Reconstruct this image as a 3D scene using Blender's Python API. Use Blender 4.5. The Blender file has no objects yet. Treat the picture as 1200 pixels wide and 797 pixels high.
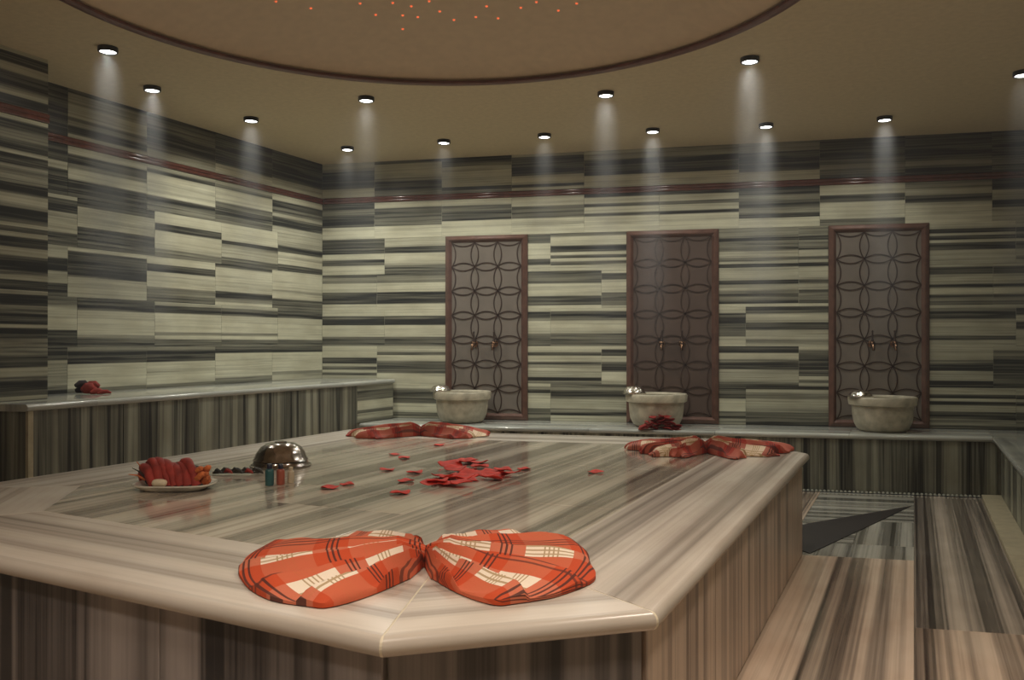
import bpy, bmesh, math, random
from mathutils import Matrix, Vector
random.seed(11)
S = bpy.context.scene
COL = S.collection
# ------------------------------------------------------------------ camera
FPX, HOR, YAW, EYE = 1030.0, 402.0, math.atan(471 / 1030.0), 1.037
cam_d = bpy.data.cameras.new('camera'); cam = bpy.data.objects.new('camera', cam_d); COL.objects.link(cam)
cam_d.sensor_width = 36; cam_d.lens = FPX / 1200 * 36; cam_d.clip_start = .02
cam.location = (0, 0, EYE)
cam.rotation_euler = (math.pi / 2 + math.atan((HOR - 398.5) / FPX), 0, YAW)
S.camera = cam
# ------------------------------------------------------------------ world, exposure
wd = bpy.data.worlds.new('world'); S.world = wd; wd.use_nodes = True
wd.node_tree.nodes['Background'].inputs[0].default_value = (.30, .31, .30, 1)
wd.node_tree.nodes['Background'].inputs[1].default_value = .05
S.view_settings.view_transform = 'Standard'; S.view_settings.look = 'None'
S.view_settings.gamma = 1; S.view_settings.use_curve_mapping = False
S.view_settings.exposure = 0.40
LAMP_WIDE, HAZE, SHAFT = 25.0, .006, .80
WARM = 82.0
S.cycles.volume_step_rate = 2.0

# ------------------------------------------------------------------ layout
# room plan coordinates (X along the back wall, Y along the left wall); the two walls meet at 101.6 degrees
EX, EY = Vector((.956, .1964)), Vector((0, .7425))
def W(X, Y, z=0.0):
    v = EX * X + EY * Y
    return Vector((v.x, v.y, z))
RV = Vector((math.cos(YAW), math.sin(YAW), 0)); FV = Vector((-math.sin(YAW), math.cos(YAW), 0))
def PX(px, py, z):
    """photo pixel seen on the horizontal plane z"""
    t = (EYE - z) * FPX / (py - HOR)
    return FV * t + RV * ((px - 600) / FPX * t) + Vector((0, 0, z))
CEIL = 2.57; BENCH = .407; SLAB = .497; LBENCH = .735
XL, XR, YB, YF, XPIER, YPIER = -4.828, 1.25, 9.6, -1.5, -4.46, 5.60

# ------------------------------------------------------------------ materials
class N:
    def __init__(s, name):
        s.m = bpy.data.materials.new(name); s.m.use_nodes = True
        s.t = s.m.node_tree; s.b = s.t.nodes['Principled BSDF']; s.out = s.t.nodes['Material Output']
    def n(s, typ, ins=None, **kw):
        x = s.t.nodes.new(typ)
        for k, v in kw.items(): setattr(x, k, v)
        for k, v in (ins or {}).items():
            if isinstance(v, bpy.types.NodeSocket): s.t.links.new(v, x.inputs[k])
            else: x.inputs[k].default_value = v
        return x
    def math(s, op, a, b=0.0, c=None):
        d = {0: a, 1: b}
        if c is not None: d[2] = c
        return s.n('ShaderNodeMath', d, operation=op).outputs[0]
    def ramp(s, fac, stops, interp='LINEAR'):
        r = s.n('ShaderNodeValToRGB', {0: fac}); cr = r.color_ramp; cr.interpolation = interp
        while len(cr.elements) < len(stops): cr.elements.new(.5)
        for e, (p, c) in zip(cr.elements, stops):
            e.position = p; e.color = (c, c, c, 1) if not isinstance(c, tuple) else (*c, 1)
        return r.outputs[0]
    def mix(s, fac, a, b, mode='MIX'):
        x = s.n('ShaderNodeMix', data_type='RGBA', blend_type=mode)
        for i, v in ((0, fac), (6, a), (7, b)):
            if isinstance(v, bpy.types.NodeSocket): s.t.links.new(v, x.inputs[i])
            else: x.inputs[i].default_value = (*v, 1) if isinstance(v, tuple) else v
        return x.outputs[2]
    def set(s, k, v):
        if isinstance(v, bpy.types.NodeSocket): s.t.links.new(v, s.b.inputs[k])
        elif isinstance(v, tuple): s.b.inputs[k].default_value = (*v, 1)
        else: s.b.inputs[k].default_value = v
        return s
    def bump(s, h, strength=.2, dist=.002):
        b = s.n('ShaderNodeBump', {'Height': h, 'Strength': strength, 'Distance': dist}); s.set('Normal', b.outputs[0])

def plain(name, col, rough=.5, metal=0.0, var=.12, scale=18.0, coat=0.0, bump=0.0):
    k = N(name)
    co = k.n('ShaderNodeTexCoord').outputs['Object']
    nz = k.n('ShaderNodeTexNoise', {'Vector': co, 'Scale': scale, 'Detail': 4.0}).outputs[0]
    f = k.ramp(nz, [(.3, 0.0), (.7, 1.0)])
    k.set('Base Color', k.mix(f, tuple(c * (1 - var) for c in col), tuple(min(1, c * (1 + var)) for c in col)))
    k.set('Roughness', rough).set('Metallic', metal).set('Coat Weight', coat)
    if bump: k.bump(nz, bump, .004)
    return k.m

def stripes(name, light, dark, tint, rough=.25, scale=13.0, contrast=1.0, cut=.5, coat=0.0, use_vein=False, wobble=.014, run=.02):
    """marble sawn along its veins: bands run along local x"""
    k = N(name)
    co = k.n('ShaderNodeTexCoord').outputs['Object']
    off = k.n('ShaderNodeAttribute', attribute_type='OBJECT', attribute_name='off').outputs['Fac']
    sp = k.n('ShaderNodeSeparateXYZ', {0: co})
    x, y = sp.outputs[0], sp.outputs[1]
    wob = k.n('ShaderNodeTexNoise', {'Vector': k.n('ShaderNodeCombineXYZ', {0: x, 1: k.math('MULTIPLY', y, .6), 2: off}).outputs[0], 'Scale': 2.2, 'Detail': 2.0}).outputs[0]
    yw = k.math('ADD', y, k.math('MULTIPLY', k.math('SUBTRACT', wob, .5), wobble))
    def band(sc, stretch, det, z):
        v = k.n('ShaderNodeCombineXYZ', {0: k.math('MULTIPLY', x, stretch), 1: yw, 2: k.math('ADD', off, z)}).outputs[0]
        return k.n('ShaderNodeTexNoise', {'Vector': v, 'Scale': sc, 'Detail': det, 'Roughness': .55}).outputs[0]
    fine = band(95.0, .012, 2.0, 7.3)
    finer = k.ramp(fine, [(.38, 0.0), (.66, 1.0)])
    if use_vein:
        base = k.n('ShaderNodeAttribute', attribute_name='vein').outputs['Fac']
        base = k.ramp(base, [(0.0, 0.0), (.22, .09), (.33, .32), (.45, .68), (.56, .84), (.75, 1.0)])
        mid = k.ramp(band(34.0, .02, 2.0, 1.7), [(.40, 0.0), (.52, .35), (.56, 1.0), (.64, .5)])
        v = k.math('ADD', k.math('MULTIPLY', base, .93), k.math('MULTIPLY', k.math('SUBTRACT', finer, .40), .24))
        v = k.math('ADD', v, k.math('MULTIPLY', k.math('SUBTRACT', mid, .30), .20))
    else:
        b1 = k.ramp(band(scale, run, 1.5, 0.0), [(cut - .13, 0.0), (cut - .06, .18), (cut - .03, .22), (cut + .02, .72), (cut + .07, .5), (cut + .11, 1.0), (cut + .2, .75)])
        b2 = k.ramp(band(scale * 3.3, run, 1.0, 3.1), [(.56, 0.0), (.63, .75), (.72, .9)])
        v = k.math('ADD', k.math('MULTIPLY', b1, .8), k.math('MULTIPLY', b2, .34))
        v = k.math('ADD', v, k.math('MULTIPLY', k.math('SUBTRACT', finer, .45), .16))
    v = k.n('ShaderNodeMath', {0: k.math('MULTIPLY', v, contrast), 1: 0.0}, operation='ADD', use_clamp=True).outputs[0]
    cl = k.n('ShaderNodeTexNoise', {'Vector': k.n('ShaderNodeCombineXYZ', {0: k.math('MULTIPLY', x, .5), 1: y, 2: off}).outputs[0], 'Scale': 7.0, 'Detail': 5.0}).outputs[0]
    lt = k.mix(k.ramp(cl, [(.35, 0.0), (.7, 1.0)]), light, tint)
    k.set('Base Color', k.mix(v, lt, dark))
    k.set('Roughness', rough).set('Coat Weight', coat).set('Coat Roughness', .06)
    return k.m

M = {}
M['wall'] = stripes('wall_marble', (.60, .59, .45), (.020, .022, .021), (.47, .45, .33), .34, use_vein=True)
M['wallp'] = stripes('wall_marble_plain', (.60, .59, .45), (.020, .022, .021), (.47, .45, .33), .34)
M['slab'] = stripes('slab_marble', (.70, .63, .52), (.12, .092, .070), (.60, .52, .41), .13, scale=7.0, contrast=1.05, coat=.3, wobble=.006, run=.008)
M['rim'] = stripes('slab_rim_marble', (.66, .60, .52), (.22, .18, .145), (.58, .51, .43), .27, scale=6.5, contrast=.95, cut=.55, wobble=.005, run=.006)
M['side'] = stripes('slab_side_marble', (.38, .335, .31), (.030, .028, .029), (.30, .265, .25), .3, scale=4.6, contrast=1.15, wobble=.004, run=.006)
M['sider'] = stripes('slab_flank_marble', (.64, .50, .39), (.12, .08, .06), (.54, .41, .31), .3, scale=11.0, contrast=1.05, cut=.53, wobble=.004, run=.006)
M['bench'] = stripes('bench_marble', (.32, .32, .25), (.022, .022, .020), (.24, .23, .17), .36, scale=9.0, contrast=1.15, cut=.48, wobble=.005)
M['btop'] = stripes('bench_top_marble', (.50, .51, .46), (.18, .19, .18), (.42, .42, .38), .16, scale=9.0, contrast=.8, coat=.4)
M['floor'] = stripes('floor_marble', (.80, .64, .50), (.040, .028, .024), (.69, .52, .39), .16, scale=7.5, coat=.3, wobble=.003, contrast=1.1, cut=.53, run=.004)
M['floorg'] = stripes('grey_floor_marble', (.50, .49, .43), (.035, .034, .032), (.42, .40, .34), .16, scale=9.0, coat=.3, wobble=.003, contrast=1.1, cut=.50, run=.004)
M['floorm'] = stripes('mixed_floor_marble', (.60, .51, .42), (.038, .030, .028), (.50, .42, .34), .16, scale=7.5, coat=.3, wobble=.003, contrast=1.1, cut=.52, run=.004)
M['kerbf'] = plain('kerb_stone', (.42, .365, .25), .35, var=.15)
M['kerb'] = plain('kerb_marble', (.66, .59, .45), .3, var=.15)
M['bedc'] = plain('joint_mortar', (.36, .32, .26), .7)
M['grout'] = plain('grout', (.26, .25, .20), .8)
M['ceil'] = plain('ceiling_plaster', (.58, .49, .32), .75, var=.06, scale=30, bump=.12)
M['dome'] = plain('dome_plaster', (.62, .49, .335), .6, var=.05, scale=20)
M['ring'] = plain('ring_wood', (.13, .052, .038), .4, var=.2)
M['redwood'] = plain('red_lacquer', (.11, .034, .025), .2, var=.2, coat=.6)
M['frame'] = plain('bronze_frame', (.13, .066, .050), .3, .2, var=.2, coat=.4)
M['field'] = plain('bronze_field', (.20, .172, .148), .38, .2, var=.1, scale=6)
M['field_shade'] = plain('shaded_bronze_field', (.105, .074, .062), .38, .2, var=.1, scale=6)  # copy of the bronze field with the middle panel's shade in its colour
M['fret'] = plain('bronze_fret', (.050, .031, .025), .35, .2, var=.2)
M['brass'] = plain('aged_brass', (.20, .115, .07), .25, 1.0)
M['basin'] = plain('basin_marble', (.43, .39, .30), .32, var=.3, scale=14, bump=.1)
M['silver'] = plain('silver_metal', (.80, .76, .70), .14, 1.0, var=.1, scale=40)
M['pewter'] = plain('pewter_metal', (.42, .375, .34), .16, 1.0, var=.2, scale=40)
M['black'] = plain('lamp_housing_black', (.018, .020, .022), .35)
M['china'] = plain('china', (.72, .68, .58), .2, coat=.5)
M['redcloth'] = plain('red_cloth', (.30, .030, .020), .75, var=.35, scale=25, bump=.3)
M['darkcloth'] = plain('dark_cloth', (.030, .022, .028), .8, var=.3)
M['orange'] = plain('orange_cloth', (.62, .16, .045), .7, var=.35, scale=40, bump=.3)
M['soap'] = plain('ivory_soap', (.78, .66, .47), .5)
M['stem'] = plain('dark_stem', (.030, .026, .018), .6, var=.4)
M['petal'] = plain('rose_petal', (.62, .026, .009), .7, var=.3, scale=30)
M['petald'] = plain('dark_rose_petal', (.26, .018, .016), .45, var=.3, scale=30)
M['teal'] = plain('teal_plastic', (.03, .11, .115), .25)
M['redp'] = plain('red_plastic', (.36, .09, .055), .3)
M['cream'] = plain('cream_plastic', (.55, .46, .32), .3)
M['navy'] = plain('navy_cap', (.012, .016, .04), .35)
M['blackwedge'] = plain('black_wedge', (.014, .010, .009), .55, var=.3)
M['grate'] = plain('steel_grate', (.45, .46, .40), .35, .6)
def emis(name, col, st):
    k = N(name); k.set('Base Color', col).set('Emission Color', col).set('Emission Strength', st); return k.m
M['lens'] = emis('lamp_lens', (1, .985, .93), 9.0)
M['star'] = emis('star_glow', (1.0, .17, .06), .62)

def plaid(name, base, cream):
    k = N(name)
    uv = k.n('ShaderNodeSeparateXYZ', {0: k.n('ShaderNodeUVMap', uv_map='UVMap').outputs[0]})
    u = k.math('FRACT', k.math('MULTIPLY', uv.outputs[0], 1.0)); v = k.math('FRACT', k.math('MULTIPLY', uv.outputs[1], 1.0))
    def seq(spans, a=0.0, b=1.0):
        st = [(0.0, a)]
        for p, q in spans: st += [(p, b), (q, a)]
        return st
    lines = [(.06, .085), (.12, .145), (.18, .205)]
    must = [(.58, .60), (.635, .655), (.69, .71), (.745, .765)]
    wu, wv = k.ramp(u, seq([(.36, .94)]), 'CONSTANT'), k.ramp(v, seq([(.55, .92)]), 'CONSTANT')
    lu, lv = k.ramp(u, seq(lines), 'CONSTANT'), k.ramp(v, seq(lines), 'CONSTANT')
    mu, mv = k.ramp(u, seq(must), 'CONSTANT'), k.ramp(v, seq(must), 'CONSTANT')
    c = k.mix(k.math('MULTIPLY', wu, .10), base, (.86, .62, .40))
    c = k.mix(k.math('MULTIPLY', wv, .14), c, (.90, .70, .50))
    c = k.mix(k.math('MULTIPLY', k.math('MULTIPLY', wu, wv), .95), c, cream)
    c = k.mix(k.math('MULTIPLY', k.math('MAXIMUM', k.math('MULTIPLY', mu, .75), k.math('MULTIPLY', mv, .75)), k.math('MAXIMUM', k.math('MULTIPLY', wu, wv), .12)), c, (.34, .20, .05))
    c = k.mix(k.math('MULTIPLY', k.math('MAXIMUM', lu, k.math('MULTIPLY', lv, .8)), .85), c, (.035, .014, .012))
    wv2 = k.n('ShaderNodeTexNoise', {'Vector': k.n('ShaderNodeTexCoord').outputs['Object'], 'Scale': 220.0}).outputs[0]
    k.set('Base Color', c).set('Roughness', .85)
    k.bump(wv2, .25, .002)
    return k.m
M['plaid'] = plaid('plaid_cotton', (.56, .070, .016), (.86, .76, .62))
M['plaid_dim'] = plaid('dim_red_plaid_cotton', (.36, .030, .014), (.74, .58, .42))  # red cotton, darkened for the weaker light on the far towels

# ------------------------------------------------------------------ object helpers
def empty(name, label, cat, loc=(0, 0, 0), rz=0.0, group=None):
    o = bpy.data.objects.new(name, None); COL.objects.link(o); o.empty_display_size = .05
    o.matrix_basis = Matrix.Translation(Vector(loc)) @ Matrix.Rotation(rz, 4, 'Z')
    return tag(o, label, cat, group)
def tag(o, label, cat, group=None):
    o['label'] = label; o['category'] = cat
    if group: o['group'] = group
    return o
def structure(o, label=None, cat=None):
    o['kind'] = 'structure'
    if label: o['label'] = label
    if cat: o['category'] = cat
    return o
def mesh_obj(name, me, mat, parent=None, mtx=None, world=False):
    o = bpy.data.objects.new(name, me); COL.objects.link(o)
    if mat is not None and not me.materials: me.materials.append(mat)
    if parent is not None: o.parent = parent
    if mtx is not None: o.matrix_basis = (parent.matrix_basis.inverted() @ mtx) if (world and parent is not None) else mtx
    elif world and parent is not None: o.matrix_basis = parent.matrix_basis.inverted()
    return o
def from_bm(name, bm, mat, parent=None, mtx=None, smooth=False, world=False):
    bmesh.ops.recalc_face_normals(bm, faces=bm.faces)
    me = bpy.data.meshes.new(name); bm.to_mesh(me); bm.free()
    if smooth:
        for p in me.polygons: p.use_smooth = True
        try: me.set_sharp_from_angle(angle=math.radians(40))
        except Exception: pass
    return mesh_obj(name, me, mat, parent, mtx, world)
def prism(bm, pts, z0, z1, bev=0.0):
    """solid over a plan polygon"""
    n = len(pts)
    lo = [bm.verts.new((p[0], p[1], z0)) for p in pts]; hi = [bm.verts.new((p[0], p[1], z1)) for p in pts]
    bm.faces.new(lo[::-1]); bm.faces.new(hi)
    for i in range(n): bm.faces.new((lo[i], lo[(i + 1) % n], hi[(i + 1) % n], hi[i]))
def box(bm, a, b):
    prism(bm, [(a[0], a[1]), (b[0], a[1]), (b[0], b[1]), (a[0], b[1])], a[2], b[2])
def lathe(bm, prof, seg=32, cx=0, cy=0, closed=False):
    rings = []
    for r, z in prof:
        if r < 1e-5: rings.append([bm.verts.new((cx, cy, z))])
        else: rings.append([bm.verts.new((cx + r * math.cos(2 * math.pi * i / seg), cy + r * math.sin(2 * math.pi * i / seg), z)) for i in range(seg)])
    for A, B in zip(rings, rings[1:] + ([rings[0]] if closed else [])):
        for i in range(seg):
            j = (i + 1) % seg
            q = [A[i % len(A)], A[j % len(A)], B[j % len(B)], B[i % len(B)]]
            u = []
            for v in q:
                if v not in u: u.append(v)
            if len(u) > 2:
                try: bm.faces.new(u)
                except ValueError: pass
def tube(bm, pts, rad, seg=8):
    pts = [Vector(p) for p in pts]; rs = rad if isinstance(rad, (list, tuple)) else [rad] * len(pts)
    rings = []; up0 = None
    for i, p in enumerate(pts):
        d = (pts[min(i + 1, len(pts) - 1)] - pts[max(i - 1, 0)]).normalized()
        if up0 is None: up0 = Vector((0, 0, 1)) if abs(d.z) < .9 else Vector((1, 0, 0))
        a = (up0 - d * up0.dot(d)).normalized(); b = d.cross(a); up0 = a
        rings.append([bm.verts.new(p + (a * math.cos(2 * math.pi * k / seg) + b * math.sin(2 * math.pi * k / seg)) * rs[i]) for k in range(seg)])
    for A, B in zip(rings, rings[1:]):
        for k in range(seg): bm.faces.new((A[k], A[(k + 1) % seg], B[(k + 1) % seg], B[k]))
    bm.faces.new(rings[0][::-1]); bm.faces.new(rings[-1])

# tiles: local x runs along the marble's veins, local y across, local z out of the surface
_tc = {}
def basis(O, ax, n):
    ax = Vector(ax).normalized(); n = Vector(n).normalized(); ay = n.cross(ax)
    m = Matrix.Identity(4)
    for i in range(3): m[i][0], m[i][1], m[i][2], m[i][3] = ax[i], ay[i], n[i], O[i]
    return m
def tile_mesh(poly, th, mat, bev=.0018):
    key = (tuple((round(a, 3), round(b, 3)) for a, b in poly), round(th, 4), mat.name)
    if key in _tc: return _tc[key]
    n = len(poly); cx = sum(p[0] for p in poly) / n; cy = sum(p[1] for p in poly) / n
    def inset(d):
        out = []
        for i in range(n):
            p0, p1, p2 = Vector(poly[i - 1]), Vector(poly[i]), Vector(poly[(i + 1) % n])
            e1, e2 = (p1 - p0), (p2 - p1)
            if e1.length < 1e-6 or e2.length < 1e-6: out.append(p1); continue
            e1.normalize(); e2.normalize(); n1, n2 = Vector((-e1.y, e1.x)), Vector((-e2.y, e2.x))
            k = max(.25, 1 + n1.dot(n2)); out.append(p1 + (n1 + n2) * (d / k))
        return out
    area = sum(poly[i - 1][0] * poly[i][1] - poly[i][0] * poly[i - 1][1] for i in range(n))
    if area < 0: poly = poly[::-1]
    bm = bmesh.new()
    A, B = inset(.0008), inset(.0008 + bev)
    r0 = [bm.verts.new((p.x, p.y, 0)) for p in A]; r1 = [bm.verts.new((p.x, p.y, th - bev)) for p in A]; r2 = [bm.verts.new((p.x, p.y, th)) for p in B]
    bm.faces.new(r0[::-1]); bm.faces.new(r2)
    for P, Q in ((r0, r1), (r1, r2)):
        for i in range(n): bm.faces.new((P[i], P[(i + 1) % n], Q[(i + 1) % n], Q[i]))
    me = bpy.data.meshes.new('tile'); bm.to_mesh(me); bm.free(); me.materials.append(mat)
    _tc[key] = me
    return me
def tile(parent, poly, O, ax, n, th, mat, name='tile', off=None, world=True):
    o = mesh_obj(name, tile_mesh(poly, th, mat), None, parent, basis(O, ax, n), world)
    o['off'] = random.uniform(0, 90) if off is None else off
    return o
def rect(w, h): return [(0, 0), (w, 0), (w, h), (0, h)]
def vein_mesh(L, H, th, code):
    b = .0008; g = .0003
    vals = [int(c) / 9 for c in code[::-1]]; k = len(vals); ys, vs = [g + b], [vals[0]]
    for i in range(k - 1):
        y = H * (i + 1) / k; s = H / k * .22
        ys += [y - s, y + s]; vs += [vals[i], vals[i + 1]]
    ys.append(H - g - b); vs.append(vals[-1])
    V, F, A = [], [], []
    def add(x, y, z, a): V.append((x, y, z)); A.append(a); return len(V) - 1
    x0, x1 = g + b, L - g - b
    rows = [(add(x0, y, th, a), add(x1, y, th, a)) for y, a in zip(ys, vs)]
    for p, q in zip(rows, rows[1:]): F.append((p[0], p[1], q[1], q[0]))
    e = [(g, g, th - b, vs[0]), (L - g, g, th - b, vs[0]), (L - g, H - g, th - b, vs[-1]), (g, H - g, th - b, vs[-1])]
    m = [add(*q) for q in e]; l = [add(q[0], q[1], 0, q[3]) for q in e]
    for i in range(4): F.append((l[i], l[(i + 1) % 4], m[(i + 1) % 4], m[i]))
    F.append((m[0], m[1], rows[0][1], rows[0][0])); F.append((m[3], rows[-1][0], rows[-1][1], m[2]))
    F.append((m[1], m[2]) + tuple(r[1] for r in rows[::-1])); F.append((m[3], m[0]) + tuple(r[0] for r in rows))
    me = bpy.data.meshes.new('tile'); me.from_pydata(V, [], F)
    at = me.attributes.new('vein', 'FLOAT', 'POINT')
    for i, a in enumerate(A): at.data[i].value = a
    me.materials.append(M['wall'])
    return me
def rcode():
    s = ''
    while len(s) < 12:
        s += random.choice('12312345678') * random.choice((1, 1, 2, 2, 3, 4))
    return s[:12]
def vtile(parent, L, H, O, ax, n, code, off):
    o = mesh_obj('tile', vein_mesh(L, H, .012, code), None, parent, basis(O, ax, n), True)
    o['off'] = off
    return o
def clip(poly, x0, x1, y0, y1):
    def cut(P, f, inter):
        out = []
        for i in range(len(P)):
            a, b = P[i - 1], P[i]
            if f(b):
                if not f(a): out.append(inter(a, b))
                out.append(b)
            elif f(a): out.append(inter(a, b))
        return out
    def ix(c): return lambda a, b: (c, a[1] + (b[1] - a[1]) * (c - a[0]) / (b[0] - a[0]))
    def iy(c): return lambda a, b: (a[0] + (b[0] - a[0]) * (c - a[1]) / (b[1] - a[1]), c)
    for f, g in ((lambda p: p[0] >= x0 - 1e-9, ix(x0)), (lambda p: p[0] <= x1 + 1e-9, ix(x1)), (lambda p: p[1] >= y0 - 1e-9, iy(y0)), (lambda p: p[1] <= y1 + 1e-9, iy(y1))):
        if not poly: return []
        poly = cut(poly, f, g)
    q = []
    for p in poly:
        if not q or (Vector(p) - Vector(q[-1])).length > 1e-4: q.append(p)
    if len(q) > 1 and (Vector(q[0]) - Vector(q[-1])).length < 1e-4: q.pop()
    return q
def XY(v): return (v.x, v.y)
UP = Vector((0, 0, 1))
BU = Vector((EX.x, EX.y, 0)).normalized(); BN = Vector((BU.y, -BU.x, 0))      # back wall: along, into the room
XS = EX.length

# ------------------------------------------------------------------ room shell
def wall(name, a, b, th=.15, z0=0, z1=CEIL, mat='grout'):
    """wall slab whose room face runs from a to b, room on the right-hand side of a->b"""
    d = (b - a).normalized(); nrm = Vector((d.y, -d.x, 0)); bm = bmesh.new()
    prism(bm, [XY(a), XY(b), XY(b - nrm * th), XY(a - nrm * th)], z0, z1)
    return structure(from_bm(name, bm, M[mat]))
TH = .012
room = [W(XPIER, YF), W(XPIER, YPIER), W(XL, YPIER), W(XL, YB), W(XR, YB), W(XR, YF)]
wall_back = wall('wall_back', W(XL, YB) - BU * .15 - BN * TH, W(XR, YB) + BU * .15 - BN * TH)
wall_left = wall('wall_left', W(XL, YPIER) + Vector((-TH, -.1, 0)), W(XL, YB) + Vector((-TH, 0, 0)))
wall_pier = wall('wall_pier', W(XPIER, YF) + Vector((-TH, 0, 0)), W(XPIER, YPIER) + Vector((-TH, -TH, 0)), th=.338)
wall_right = wall('wall_right', W(XR, YB), W(XR, YF), mat='wallp')
wall_front = wall('wall_front', W(XR, YF), W(XPIER, YF), mat='wallp')
ROWS = [(.407, .710), (.710, 1.012), (1.012, 1.315), (1.315, 1.617), (1.617, 1.920), (1.920, 2.224), (2.276, 2.57)]
PAN = [(-3.695, -2.982), (-2.163, -1.435), (-.611, .107)]
top7 = ['334777777222', '633333457844', '776333333374', '388888822262', '344888882222', '444888882222', '444888888222', '888876544446', '888888844476', '888888855555']
row6 = ['664556771111', '116665551111', '115555511111', '222555513222', '722622622222', '722622622222', '774477448222', '222772222255', '443377322222', '888333773333']
jt = [XL, -4.34, -3.73, -3.12, -2.51, -1.90, -1.28, -.674, -.06, .541, XR]
BACK = []
for i in range(10):
    BACK.append((6, jt[i], jt[i + 1], top7[i])); BACK.append((5, jt[i], jt[i + 1], row6[i]))
BACK += [(4, XL, -4.247, '666671166111'), (4, -4.247, -3.695, '333662223555'), (4, -2.982, -2.79, '555111116622'), (4, -2.79, -2.163, '522276262632'),
         (4, -1.435, -.831, '444744633537'), (4, -.831, -.611, '444744633537'), (4, .107, .70, '238372863333'), (4, .70, XR, '338472863343'),
         (3, XL, -4.317, '545111668711'), (3, -4.317, -3.695, '545111668711'), (3, -2.982, -2.367, '565511126851'), (3, -2.367, -2.163, '287211155553'),
         (3, -1.435, -.831, '333373346472'), (3, -.831, -.611, '333373364472'), (3, .107, .547, '388333622645'), (3, .547, XR, '388333622645'),
         (2, XL, -4.247, '115971112655'), (2, -4.247, -3.695, '115971112655'), (2, -2.982, -2.79, '278411235555'), (2, -2.79, -2.163, '278411235555'),
         (2, -1.435, -1.229, '236777555322'), (2, -1.229, -.611, '862238633343'), (2, .107, .70, '358633333833'), (2, .70, XR, '377337733333'),
         (1, XL, -4.317, '111166252521'), (1, -4.317, -3.695, '326125666212'), (1, -2.982, -2.367, '127225323374'), (1, -2.367, -2.163, '267226882223'),
         (1, -1.435, -.831, '882248533335'), (1, -.831, -.611, '246667655243'), (1, .107, .547, '333346833378'), (1, .547, XR, '344578767666'),
         (0, XL, -4.247, '224656521264'), (0, -4.247, -3.695, '224656521264'), (0, -2.982, -2.79, '247321236545'), (0, -2.79, -2.163, '546743334733'),
         (0, -1.435, -1.229, '765622225644'), (0, -1.229, -.611, '734433346558'), (0, .107, .70, '338283387446'), (0, .70, XR, '337383387446')]
for r, a, b, code in BACK:
    z0, z1 = ROWS[r]
    vtile(wall_back, (b - a) * XS, z1 - z0, W(a, YB, z0) - BN * TH, BU, BN, code, r * 7.7 + random.choice((0, 0, 3.3)))
# left wall: veins run along -y so that the tile face looks into the room
LW = {6: ['888888888888', '744433344763', '765667777433', '788888888322', '788888888332'],  # first code all dark: shadow by the pier put into the tile
      5: ['888833888888', '338853338888', '362222226654', '352222556655', '227755368833'],
      4: ['388833333855', '883333388855', '111661112344', '111117433355', '333366232266'],
      3: ['333888333888', '288888633333', '118811114455', '622222228842', '111111322665'],
      2: ['553222228888', '677222222456', '377111114255', '367211114155', '578111112255'],
      1: ['788333333466', '487822222253', '487722322253', '671111111445', '671111114334'],
      0: ['', '', '', '', '']}
JA = [YPIER, 6.24, 7.045, 7.89, 8.73, YB]; JB = [YPIER, 6.33, 7.135, 7.975, 8.82, YB]
NL = Vector((1, 0, 0))
for r, codes in LW.items():
    J = JB if r in (4, 2, 0) else JA
    z0, z1 = ROWS[r]
    for i in range(5):
        L = (J[i + 1] - J[i]) * EY.y
        vtile(wall_left, L, z1 - z0, W(XL, J[i], z0) - NL * TH, Vector((0, 1, 0)), NL, codes[i] or rcode(), r * 7.7 + random.choice((0, 0, 3.3)))
pier_codes = ['388338884388', '448833488838', '388448838844']
for r, (z0, z1) in enumerate(ROWS):
    y = YPIER; k = 0
    L0 = .45 if r % 2 else .80
    while y > 2.2:
        y1 = max(2.2, y - L0); L0 = .82
        vtile(wall_pier, (y - y1) * EY.y, z1 - z0, W(XPIER, y1, z0) - NL * TH, Vector((0, 1, 0)), NL, pier_codes[(k + r) % 3], random.uniform(0, 80))
        y = y1; k += 1
# plinth rows of the pier below bench height
for i in range(4):
    y = YPIER - .82 * i
    vtile(wall_pier, .82 * EY.y, .407, W(XPIER, y - .82, 0) - NL * TH, Vector((0, 1, 0)), NL, rcode(), random.uniform(0, 80))

# red beaded dado strip on the walls
def strip(name, a, b, n, z0=2.224, z1=2.276):
    bm = bmesh.new(); prof = []
    for c in (z0 + (z1 - z0) * .27, z0 + (z1 - z0) * .73):
        for i in range(7):
            t = -math.pi / 2 + math.pi * i / 6; prof.append((.004 + .0085 * math.cos(t), c + (z1 - z0) * .25 * math.sin(t)))
    prof = [(-TH, z0)] + prof + [(-TH, z1)]
    R = [[bm.verts.new((p + n * d).to_tuple()[:2] + (z,)) for d, z in prof] for p in (a, b)]
    for i in range(len(prof) - 1): bm.faces.new((R[0][i], R[1][i], R[1][i + 1], R[0][i + 1]))
    bm.faces.new(R[0]); bm.faces.new(R[1][::-1])
    o = from_bm(name, bm, M['redwood'], smooth=True)
    return structure(o)
strip('trim_1', W(XL, YB) + BU * .02, W(XR, YB), BN)
strip('trim_2', W(XL, YPIER), W(XL, YB), NL)
strip('trim_3', W(XPIER, 1.0), W(XPIER, YPIER), NL)

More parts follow.
